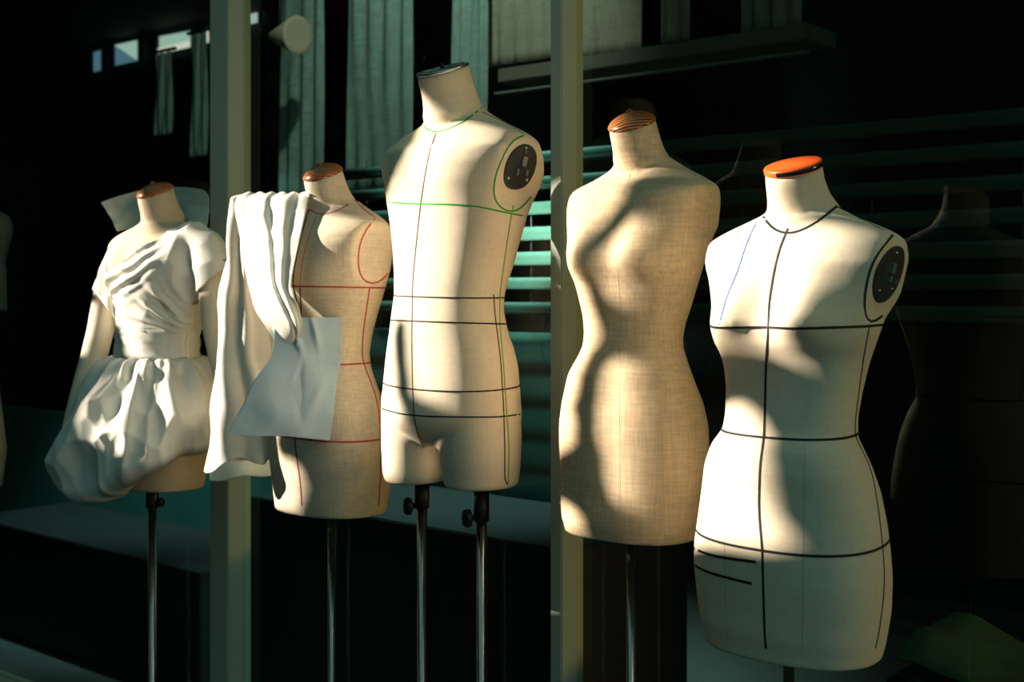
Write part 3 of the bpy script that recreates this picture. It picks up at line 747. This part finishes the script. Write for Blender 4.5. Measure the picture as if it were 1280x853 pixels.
M['dark'] = rough_mat('dark_interior_paint', (.012, .015, .016))
M['pave'] = rough_mat('dark_paving', (.07, .075, .07), scale=3)
M['teal'] = rough_mat('teal_board', (.035, .12, .105), .55, .2, 3)
M['slat'] = mat('mint_slat', (.035, .075, .062), .5)
M['curtain'] = mat('sage_curtain', (.30, .40, .35), .9, build=weave(500, .25, .2, .15))
M['curtain2'] = mat('beige_curtain', (.36, .32, .24), .9, build=weave(500, .2, .2, .12))
def emat(name, c, s):
    m = bpy.data.materials.new(name); m.use_nodes = True; nt = m.node_tree; nt.nodes.remove(nt.nodes['Principled BSDF'])
    e = nt.nodes.new('ShaderNodeEmission'); e.inputs['Color'].default_value = (*c, 1); e.inputs['Strength'].default_value = s
    nt.links.new(e.outputs[0], nt.nodes['Material Output'].inputs['Surface']); return m
def glass_mat():
    m = bpy.data.materials.new('tinted_window_glass'); m.use_nodes = True; nt = m.node_tree; nt.nodes.remove(nt.nodes['Principled BSDF'])
    t = nt.nodes.new('ShaderNodeBsdfTransparent'); t.inputs['Color'].default_value = (.80, .87, .84, 1)
    g = nt.nodes.new('ShaderNodeBsdfGlossy'); g.inputs['Roughness'].default_value = .015; g.inputs['Color'].default_value = (1, 1, 1, 1)
    f = nt.nodes.new('ShaderNodeFresnel'); f.inputs['IOR'].default_value = 1.55
    mx = nt.nodes.new('ShaderNodeMixShader'); L = nt.links
    gm = nt.nodes.new('ShaderNodeNewGeometry'); sb = nt.nodes.new('ShaderNodeMath'); sb.operation = 'SUBTRACT'; sb.inputs[0].default_value = 1   # the rear face of a pane adds no second reflection
    L.new(gm.outputs['Backfacing'], sb.inputs[1]); mu = nt.nodes.new('ShaderNodeMath'); mu.operation = 'MULTIPLY'
    L.new(f.outputs[0], mu.inputs[0]); L.new(sb.outputs[0], mu.inputs[1]); L.new(mu.outputs[0], mx.inputs[0]); L.new(t.outputs[0], mx.inputs[1]); L.new(g.outputs[0], mx.inputs[2]); L.new(mx.outputs[0], nt.nodes['Material Output'].inputs['Surface'])
    return m
M['glass'] = glass_mat()

def wp(x, y, m):
    t, z = wall_px(x, y, m); return W(t, m, z)
# shell
T0, T1 = -10.5, 2.6
bm = bmesh.new(); wbox(bm, -11, 6, -9, 4.2, -.2, 0); st('floor', bm, M['pave'])
bm = bmesh.new(); wbox(bm, T0, T1+1.5, 3.6, 3.8, 0, 3.6); st('wall_back', bm, M['dark'])
bm = bmesh.new(); wbox(bm, T0-.2, T0, .05, 3.8, 0, 3.6); st('wall_far_end', bm, M['dark'])
bm = bmesh.new(); wbox(bm, T1+1.5, T1+1.506, .05, 3.6, .0, 3.6); st('window_11', bm, M['glass'])  # unseen glazed end, added to let the warm fill light in
bm = bmesh.new(); wbox(bm, T0-.2, T1+1.7, -.06, 3.8, 3.6, 3.8); st('ceiling', bm, M['dark'])
# mullions: a front face towards the street and a deep side
MP = .055
mull = []
for k, (xa, xb) in enumerate(((262, 285), (687.5, 702))):
    ta = wall_px(xa, 362, -MP)[0]; tb = wall_px(xb, 362, -MP)[0]; mull.append((ta, tb))
step = mull[1][0]-mull[0][0]; wd = .5*(mull[0][1]-mull[0][0]+mull[1][1]-mull[1][0])
mull = [(mull[0][0]-step-.3, mull[0][0]-step-.3+wd)]+mull+[(mull[1][0]+step, mull[1][0]+step+wd)]
for k, (ta, tb) in enumerate(mull):
    bm = bmesh.new(); wbox(bm, ta, tb, -MP, .03, .06, 3.6, .003); st('trim_%d' % (k+1), bm, M['alu'])
bm = bmesh.new(); wbox(bm, T0, T1+1.5, -MP-.01, .04, 0, .06, .003); st('baseboard_front', bm, M['alu'])
bm = bmesh.new(); wbox(bm, T0, -6.2, -.05, .05, 0, 3.6); st('added_wall_front', bm, M['dark'])  # solid stretch added out of view to keep the sun out of the shop
eds = [-6.2]+[v for m in mull for v in m]+[T1+1.5]
for k in range(5):
    bm = bmesh.new(); wbox(bm, eds[2*k], eds[2*k+1], 0, .006, .06, 3.6); st('window_%d' % (k+1), bm, M['glass'])
# inside: high daylight windows in the far left of the back wall
def quad_px(bm, pts, m, th=.01):
    a = [W(*((lambda r: (r[0], m, r[1]))(wall_px(x, y, m)))) for x, y in pts]
    loft(bm, [[p-WN*th for p in a], a])
M['day'] = emat('daylight_pane', (.60, .82, .70), .75); M['dayblue'] = emat('blue_daylight_pane', (.22, .46, .62), .42); M['daywarm'] = emat('warm_daylight_pane', (.95, .88, .72), .95)
hi = [([(113, 65), (126, 61), (126, 88), (113, 91)], 'dayblue', None, None), ([(140, 56), (172, 49), (172, 76), (140, 83)], 'dayblue', [(143, 56.5), (171, 50.5), (171, 75)], 'day'),
      ([(195, 45), (238, 37), (238, 59), (195, 69)], 'day', [(196, 61), (237, 50.5), (237, 58.5), (196, 68)], 'daywarm'), ([(253, 35), (261, 33), (261, 53), (253, 55)], 'daywarm', None, None), ([(302, 18), (322, 14), (322, 28), (302, 33)], 'day', None, None)]
for k, (p, c, p2, c2) in enumerate(hi):
    bm = bmesh.new(); quad_px(bm, p, 3.56); o = st('window_%d' % (k+6), bm, M[c])
    cx = sum(a[0] for a in p)/4; cy = sum(a[1] for a in p)/4
    bm = bmesh.new()
    for i in range(4):
        a, b = p[i], p[(i+1) % 4]
        q = [a, b, (b[0]+(b[0]-cx)*.09, b[1]+(b[1]-cy)*.09), (a[0]+(a[0]-cx)*.09, a[1]+(a[1]-cy)*.09)]; quad_px(bm, q, 3.53, .04)
    st('frame', bm, M['dark'], parent=o)
    if p2:
        bm = bmesh.new(); quad_px(bm, p2, 3.545, .004); st('lower_light' if len(p2) > 3 else 'upper_light', bm, M[c2], parent=o)
# curtains
def curtain(x0, x1, yb, m, mt, label, folds=5, z1=3.4):
    t0 = wall_px(x0, 100, m)[0]; t1 = wall_px(x1, 100, m)[0]; zb = wall_px((x0+x1)/2, yb, m)[1]
    rows = []
    for j in range(24):
        v = j/23; z = zb+(z1-zb)*(1-v)
        rows.append([W(t0+(t1-t0)*u, m+.008*math.sin(u*folds*2*math.pi+.5*math.sin(v*4))+.006*math.sin(u*23+v*5), z) for u in np.linspace(0, 1, 60)])
    o = thing('curtain', label, 'curtain', W((t0+t1)/2, m, zb), 'curtains behind the glass')
    link('cloth', mesh(grid(rows)), mt, o); solid(o.children[0], .002)
    bm = bmesh.new(); tube(bm, [W(t0-.03, m, z1+.012), W(t1+.03, m, z1+.012)], .009, 10); link('rail', mesh(bm), M['black'], o)
C1, C2 = M['curtain'], M['curtain2']
curtain(194, 215, 168, 1.5, C1, 'narrow sage curtain strip behind glass, first from the left', 2, wall_px(205, 66, 1.5)[1])
curtain(239, 259, 195, 1.5, C1, 'narrow sage curtain strip close beside the left mullion', 2, wall_px(249, 42, 1.5)[1])
curtain(350, 404, 248, 1.3, C1, 'sage curtain hanging behind the form with the white jacket', 3)
curtain(434, 515, 237, 1.3, C1, 'wide sage curtain just left of the tall male form', 4)
curtain(565, 609, 160, 1.3, C1, 'sage curtain just right of the male form neck', 2)
curtain(612, 692, 78, 1.35, C2, 'short beige curtain above the beam, left of the right mullion', 4)
curtain(722, 802, 68, 1.35, C2, 'short beige curtain above the beam, right of the right mullion', 4)
curtain(828, 862, 52, 1.35, C2, 'narrow short beige curtain above the linen form', 2)
curtain(928, 1002, 38, 1.35, C2, 'short dim beige curtain above the orange neck cap', 3)
# beam below the beige curtains
za, zb = wall_px(690, 76, 1.25)[1], wall_px(690, 94, 1.25)[1]; ta, tb = wall_px(622, 90, 1.25)[0], wall_px(1010, 40, 1.25)[0]
bm = bmesh.new(); wbox(bm, ta, tb, 1.25, 1.45, zb, za, .004); st('trim_5', bm, mat('beige_beam', (.16, .145, .11), .7))
bm = bmesh.new(); wbox(bm, ta, tb, 1.23, 1.26, wall_px(690, 109, 1.24)[1], wall_px(690, 106.5, 1.24)[1]); st('trim_6', bm, mat('thin_pale_rail', (.20, .21, .18), .6))
# slatted blind behind the middle and right bays
bl = thing('slatted_blind', 'wide mint horizontal slatted blind behind the glass at chest height', 'blind', W(0, .8, 1.2))
ts0, ts1 = wall_px(432, 300, .8)[0], wall_px(1330, 300, .8)[0]
for ya, yb in ((191, 207), (222, 238), (253, 269), (284, 301), (315, 332), (347, 362), (378, 394)):
    z0, z1 = wall_px(665, yb, .8)[1], wall_px(665, ya, .8)[1]; bm = bmesh.new()
    loft(bm, [[W(t, .8+.010*math.cos(a)*(1 if a < math.pi else .6)-.01, (z0+z1)/2+(z1-z0)/2*math.sin(a)) for a in np.linspace(0, 2*math.pi, 16, endpoint=False)] for t in np.linspace(ts0, ts1, 12)])
    link('slat', mesh(bm), M['slat'], bl)
for t in np.linspace(ts0+.1, ts1-.1, 7):
    bm = bmesh.new(); tube(bm, [W(t, .812, wall_px(665, 396, .8)[1]), W(t, .812, wall_px(665, 180, .8)[1])], .0022, 6); link('cord', mesh(bm), M['black'], bl)
# teal boards and low platforms
def board(x0, x1, ytop, m, label, xr=None):
    t0 = wall_px(x0, 500, m)[0]; t1 = wall_px(x1, 500, m)[0]; zt = wall_px((x0+x1)/2, ytop, m)[1]
    o = thing('partition_board', label, 'partition', W((t0+t1)/2, m, 0), 'teal boards behind the glass')
    bm = bmesh.new(); wbox(bm, t0, t1, m, m+.04, .04, zt, .004); link('panel', mesh(bm, False), M['teal'], o)
    for t in (t0+.12, t1-.12):
        bm = bmesh.new(); wbox(bm, t-.03, t+.03, m-.10, m+.14, 0, .04, .004); link('foot', mesh(bm, False), M['black'], o)
board(276, 730, 412, 1.0, 'teal partition board behind the taped and male forms')
board(-40, 258, 520, 1.1, 'low teal partition board behind the form in the bubble dress')
def platform(xa, ya, x1, m0, m1, t0, label):
    z = wall_px(xa, ya, m0)[1]; t1 = wall_px(x1, 700, m0)[0]
    o = thing('display_platform', label, 'platform', W((t0+t1)/2, (m0+m1)/2, 0), 'low platforms behind the glass')
    bm = bmesh.new(); wbox(bm, t0, t1, m0, m1, 0.05, z, .004); link('body', mesh(bm, False), M['dark'], o)
    bm = bmesh.new(); wbox(bm, t0+.03, t1-.03, m0+.04, m1-.02, 0, .05); link('plinth', mesh(bm, False), M['black'], o)
platform(484, 650, 720, .30, .85, wall_px(312, 500, .3)[0], 'dark low platform behind the glass under the middle bay')
platform(140, 690, 250, .35, .85, -5.4, 'dark low platform behind the glass under the left bay')
# green cloth lying folded at the lower right
zc = wall_px(1160, 840, .30)[1]
o = thing('display_box', 'low dark box at the bottom right behind the glass', 'box', W(wall_px(1180, 840, .35)[0], .5, 0))
ta, tb = wall_px(1116, 840, .28)[0], wall_px(1270, 840, .28)[0]
bm = bmesh.new(); wbox(bm, ta, tb, .26, .66, 0, zc-.03, .004); link('body', mesh(bm, False), M['dark'], o)
bm = bmesh.new(); wbox(bm, ta-.005, tb+.005, .255, .665, zc-.03, zc-.02, .002); link('lid', mesh(bm, False), M['black'], o)
rows = []
for j in range(16):
    v = j/15
    rows.append([W(ta+.01+(tb-ta-.02)*u, .28+.34*v, zc-.018+(.075*(1-u)**1.1+.02*math.sin(u*5)*(1-u))*math.sin(min(1, v*1.6+.25)*math.pi*.62)+.006*nz((u*2, v*2, 0), 2)) for u in np.linspace(0, 1, 40)])
cl = link('folded_cloth', mesh(grid(rows)), mat('green_cloth', (.05, .13, .07), .9, build=weave(600, .15, .15, .1))); solid(cl, .004, 1)
tag(cl, 'dark green cloth folded on the box at the bottom right behind glass', 'cloth')
# beige cone shade of a lamp turned on its side
pc = wp(373, 44, 1.02); ax = (-WD+Vector((0, 0, .10))).normalized()
pl = thing('spot_lamp', 'beige cone lamp turned sideways in front of a sage curtain', 'lamp', pc)
bm = bmesh.new(); lathe(bm, pc, ax, [(.060, .004), (.078, 0), (.079, .002), (.022, .165), (.018, .172), (.0001, .173)], 32); link('lamp_shade', mesh(bm), mat('beige_shade', (.50, .40, .29), .8), pl)
pj = pc+ax*.12
bm = bmesh.new(); tube(bm, [pj, pj+Vector((0, 0, .09)), Vector((pj.x, pj.y, 3.6))], .005, 8); link('stem', mesh(bm), M['black'], pl)

# second form inside at the left edge, in a dark short-sleeved top
#LEFT

# unseen screen added at the left, its openings shaped to place the sun patches
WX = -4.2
def build_shade_screen(loops, y0, y1, z1):
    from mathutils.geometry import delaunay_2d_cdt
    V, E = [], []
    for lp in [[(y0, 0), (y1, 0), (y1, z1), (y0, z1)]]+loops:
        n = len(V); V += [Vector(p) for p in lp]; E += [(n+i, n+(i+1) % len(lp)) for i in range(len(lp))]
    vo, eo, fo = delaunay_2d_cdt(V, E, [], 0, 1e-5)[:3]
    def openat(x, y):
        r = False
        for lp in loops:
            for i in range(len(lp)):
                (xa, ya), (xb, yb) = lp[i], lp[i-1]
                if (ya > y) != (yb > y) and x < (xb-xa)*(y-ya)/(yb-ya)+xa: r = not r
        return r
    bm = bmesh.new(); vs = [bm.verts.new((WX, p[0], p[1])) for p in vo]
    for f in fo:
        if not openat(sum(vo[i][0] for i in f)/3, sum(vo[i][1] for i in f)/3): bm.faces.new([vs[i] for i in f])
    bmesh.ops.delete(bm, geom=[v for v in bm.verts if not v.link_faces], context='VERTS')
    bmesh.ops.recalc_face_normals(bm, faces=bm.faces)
    o = st('shade_screen_left', bm, rough_mat('dark_shade_screen', (.012, .016, .016), .9, scale=2)); solid(o, .02)
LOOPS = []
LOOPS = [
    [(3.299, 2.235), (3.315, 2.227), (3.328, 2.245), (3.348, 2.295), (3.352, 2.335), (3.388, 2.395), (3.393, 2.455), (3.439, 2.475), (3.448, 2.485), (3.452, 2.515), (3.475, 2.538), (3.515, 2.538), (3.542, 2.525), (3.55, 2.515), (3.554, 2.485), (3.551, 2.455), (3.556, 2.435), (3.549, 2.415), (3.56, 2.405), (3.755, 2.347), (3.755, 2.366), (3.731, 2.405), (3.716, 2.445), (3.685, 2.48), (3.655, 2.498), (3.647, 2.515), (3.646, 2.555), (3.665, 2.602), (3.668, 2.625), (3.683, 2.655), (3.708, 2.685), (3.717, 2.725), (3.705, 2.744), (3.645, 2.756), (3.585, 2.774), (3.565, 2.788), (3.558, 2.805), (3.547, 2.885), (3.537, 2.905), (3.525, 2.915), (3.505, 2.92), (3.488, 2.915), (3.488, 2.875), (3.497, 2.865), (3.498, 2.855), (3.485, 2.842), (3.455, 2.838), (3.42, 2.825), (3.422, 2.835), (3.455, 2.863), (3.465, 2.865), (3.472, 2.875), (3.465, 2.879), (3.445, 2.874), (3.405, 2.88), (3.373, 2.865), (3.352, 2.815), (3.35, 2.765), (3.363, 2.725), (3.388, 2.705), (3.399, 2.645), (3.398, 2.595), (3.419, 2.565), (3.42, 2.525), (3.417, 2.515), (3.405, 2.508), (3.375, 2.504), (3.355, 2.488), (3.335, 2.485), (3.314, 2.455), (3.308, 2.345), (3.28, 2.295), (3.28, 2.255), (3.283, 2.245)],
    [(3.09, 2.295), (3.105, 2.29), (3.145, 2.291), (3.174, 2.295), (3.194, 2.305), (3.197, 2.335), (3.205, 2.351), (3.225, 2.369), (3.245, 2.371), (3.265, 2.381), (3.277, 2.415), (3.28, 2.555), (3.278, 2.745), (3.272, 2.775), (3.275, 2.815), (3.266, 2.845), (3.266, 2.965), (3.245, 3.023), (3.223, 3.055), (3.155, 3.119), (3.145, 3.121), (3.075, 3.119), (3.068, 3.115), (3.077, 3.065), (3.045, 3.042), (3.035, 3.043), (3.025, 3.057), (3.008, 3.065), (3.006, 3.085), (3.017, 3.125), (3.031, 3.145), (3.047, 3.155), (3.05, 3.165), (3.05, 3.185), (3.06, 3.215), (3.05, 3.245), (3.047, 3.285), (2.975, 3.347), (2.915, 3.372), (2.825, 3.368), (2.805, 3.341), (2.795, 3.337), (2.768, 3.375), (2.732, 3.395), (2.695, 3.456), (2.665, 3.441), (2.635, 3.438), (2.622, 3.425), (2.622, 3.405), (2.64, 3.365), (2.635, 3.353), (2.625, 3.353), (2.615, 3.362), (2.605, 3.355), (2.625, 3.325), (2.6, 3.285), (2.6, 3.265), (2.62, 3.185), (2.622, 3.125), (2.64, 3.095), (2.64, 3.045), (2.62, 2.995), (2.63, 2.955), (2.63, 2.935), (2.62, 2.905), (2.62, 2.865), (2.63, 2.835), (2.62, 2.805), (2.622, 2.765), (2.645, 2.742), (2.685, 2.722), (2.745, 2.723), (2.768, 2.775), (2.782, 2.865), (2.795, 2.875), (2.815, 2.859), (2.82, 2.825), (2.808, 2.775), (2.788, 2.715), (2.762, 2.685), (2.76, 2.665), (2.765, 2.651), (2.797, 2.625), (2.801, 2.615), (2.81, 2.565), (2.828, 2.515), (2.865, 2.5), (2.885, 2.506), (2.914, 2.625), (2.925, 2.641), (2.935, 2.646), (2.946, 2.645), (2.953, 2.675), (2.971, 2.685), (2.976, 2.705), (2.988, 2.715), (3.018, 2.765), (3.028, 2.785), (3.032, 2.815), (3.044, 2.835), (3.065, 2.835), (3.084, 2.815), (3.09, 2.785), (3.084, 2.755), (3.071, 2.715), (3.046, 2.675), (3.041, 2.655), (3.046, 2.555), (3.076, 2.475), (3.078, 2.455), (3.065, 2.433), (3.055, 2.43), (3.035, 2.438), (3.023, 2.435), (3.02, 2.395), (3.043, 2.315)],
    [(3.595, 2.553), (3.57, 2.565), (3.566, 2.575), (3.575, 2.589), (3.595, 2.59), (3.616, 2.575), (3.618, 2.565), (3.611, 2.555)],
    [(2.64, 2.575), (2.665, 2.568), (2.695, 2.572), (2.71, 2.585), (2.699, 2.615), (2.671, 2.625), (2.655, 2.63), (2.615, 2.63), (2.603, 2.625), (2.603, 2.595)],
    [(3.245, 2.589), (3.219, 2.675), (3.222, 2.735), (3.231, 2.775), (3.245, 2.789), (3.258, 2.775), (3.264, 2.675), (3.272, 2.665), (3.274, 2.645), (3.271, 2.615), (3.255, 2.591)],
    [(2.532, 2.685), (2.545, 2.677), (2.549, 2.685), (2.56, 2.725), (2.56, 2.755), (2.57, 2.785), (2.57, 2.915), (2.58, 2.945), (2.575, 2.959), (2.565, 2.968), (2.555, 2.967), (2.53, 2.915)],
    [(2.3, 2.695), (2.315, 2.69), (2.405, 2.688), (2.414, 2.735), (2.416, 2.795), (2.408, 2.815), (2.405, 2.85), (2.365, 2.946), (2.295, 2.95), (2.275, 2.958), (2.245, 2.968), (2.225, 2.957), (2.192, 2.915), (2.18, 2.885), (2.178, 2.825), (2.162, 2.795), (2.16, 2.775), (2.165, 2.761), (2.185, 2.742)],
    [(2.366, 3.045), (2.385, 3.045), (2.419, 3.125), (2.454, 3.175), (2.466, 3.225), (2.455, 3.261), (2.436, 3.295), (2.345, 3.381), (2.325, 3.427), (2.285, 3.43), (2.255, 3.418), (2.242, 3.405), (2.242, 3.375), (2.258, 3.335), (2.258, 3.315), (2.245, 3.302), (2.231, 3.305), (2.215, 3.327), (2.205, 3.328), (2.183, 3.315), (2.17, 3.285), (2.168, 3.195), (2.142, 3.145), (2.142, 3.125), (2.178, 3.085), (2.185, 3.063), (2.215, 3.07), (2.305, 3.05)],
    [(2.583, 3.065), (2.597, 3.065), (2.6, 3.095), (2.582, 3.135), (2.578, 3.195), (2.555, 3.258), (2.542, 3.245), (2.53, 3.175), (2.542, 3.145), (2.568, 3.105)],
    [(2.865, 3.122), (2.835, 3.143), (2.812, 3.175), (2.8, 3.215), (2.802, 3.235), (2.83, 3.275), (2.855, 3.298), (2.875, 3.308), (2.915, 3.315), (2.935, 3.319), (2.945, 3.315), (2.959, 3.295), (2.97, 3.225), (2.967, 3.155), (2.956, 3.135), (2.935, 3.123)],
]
if LOOPS: build_shade_screen(LOOPS, -6, 6.4, 5.6)

bm = bmesh.new(); box(bm, (-27, 0, 4.7), ((1, 0, 0), (0, 1, 0), (0, 0, 1)), (4, 60, 9.4)); st('added_dark_slab', bm, rough_mat('dark_slab', (.014, .018, .018), .9, scale=.6))  # unseen slab added to keep bright sky out of the glass reflections
# ------------------------------------------------------------------ light
w = bpy.data.worlds.new('sky'); SC.world = w; w.use_nodes = True
bg = w.node_tree.nodes['Background']; bg.inputs['Color'].default_value = (.30, .64, .64, 1); bg.inputs['Strength'].default_value = .36
def sunlamp(name, to, e, c, ang):
    d = bpy.data.lights.new(name, 'SUN'); o = bpy.data.objects.new(name, d); COL.objects.link(o)
    d.energy = e; d.color = c; d.angle = math.radians(ang); o.rotation_euler = Vector(to).to_track_quat('Z', 'Y').to_euler(); o.location = Vector(to)*6
SUN_TO = Vector((-.995, .04, .36)).normalized()
sunlamp('sun', SUN_TO, 15, (1, .85, .68), .5)
sunlamp('warm_fill_sun', (.965, -.24, .14), 1.15, (1, .46, .12), 5)  # added warm fill from the right, standing in for bounced sunlight
def spot(name, p, aim, e, c, size, blend=.6, rad=.03):
    d = bpy.data.lights.new(name, 'SPOT'); o = bpy.data.objects.new(name, d); COL.objects.link(o)
    d.energy = e; d.color = c; d.spot_size = math.radians(size); d.spot_blend = blend; d.shadow_soft_size = rad
    o.location = p; o.rotation_euler = (Vector(p)-Vector(aim)).to_track_quat('Z', 'Y').to_euler()
def wp(x, y, m):
    t, z = wall_px(x, y, m); return W(t, m, z)
spot('added_spot_blind', wp(640, 215, .25), wp(662, 305, .8), 300, (.86, 1, .84), 34, 1)  # added lamp, brightens the slats beside the mullion
spot('added_spot_curtains', W(wall_px(470, 100, .35)[0], .35, 3.4), wp(470, 120, 1.3), 55, (.80, 1, .86), 110)  # added lamp, lifts the sage curtains out of the dark
spot('added_spot_board', W(wall_px(560, 100, .3)[0], .3, 3.3), wp(600, 640, 1.0), 600, (.6, 1, .95), 50, 1)  # added lamp, makes the teal glow on the middle board
spot('added_spot_left_board', W(wall_px(215, 100, .35)[0], .35, 3.2), wp(222, 640, 1.1), 420, (.55, 1, 1), 46, 1)  # added lamp for the glow low in the left bay
vs = SC.view_settings; vs.view_transform = 'Standard'; vs.look = 'None'; vs.gamma = 1; vs.exposure = 0; vs.use_curve_mapping = False
SC.display_settings.display_device = 'sRGB'
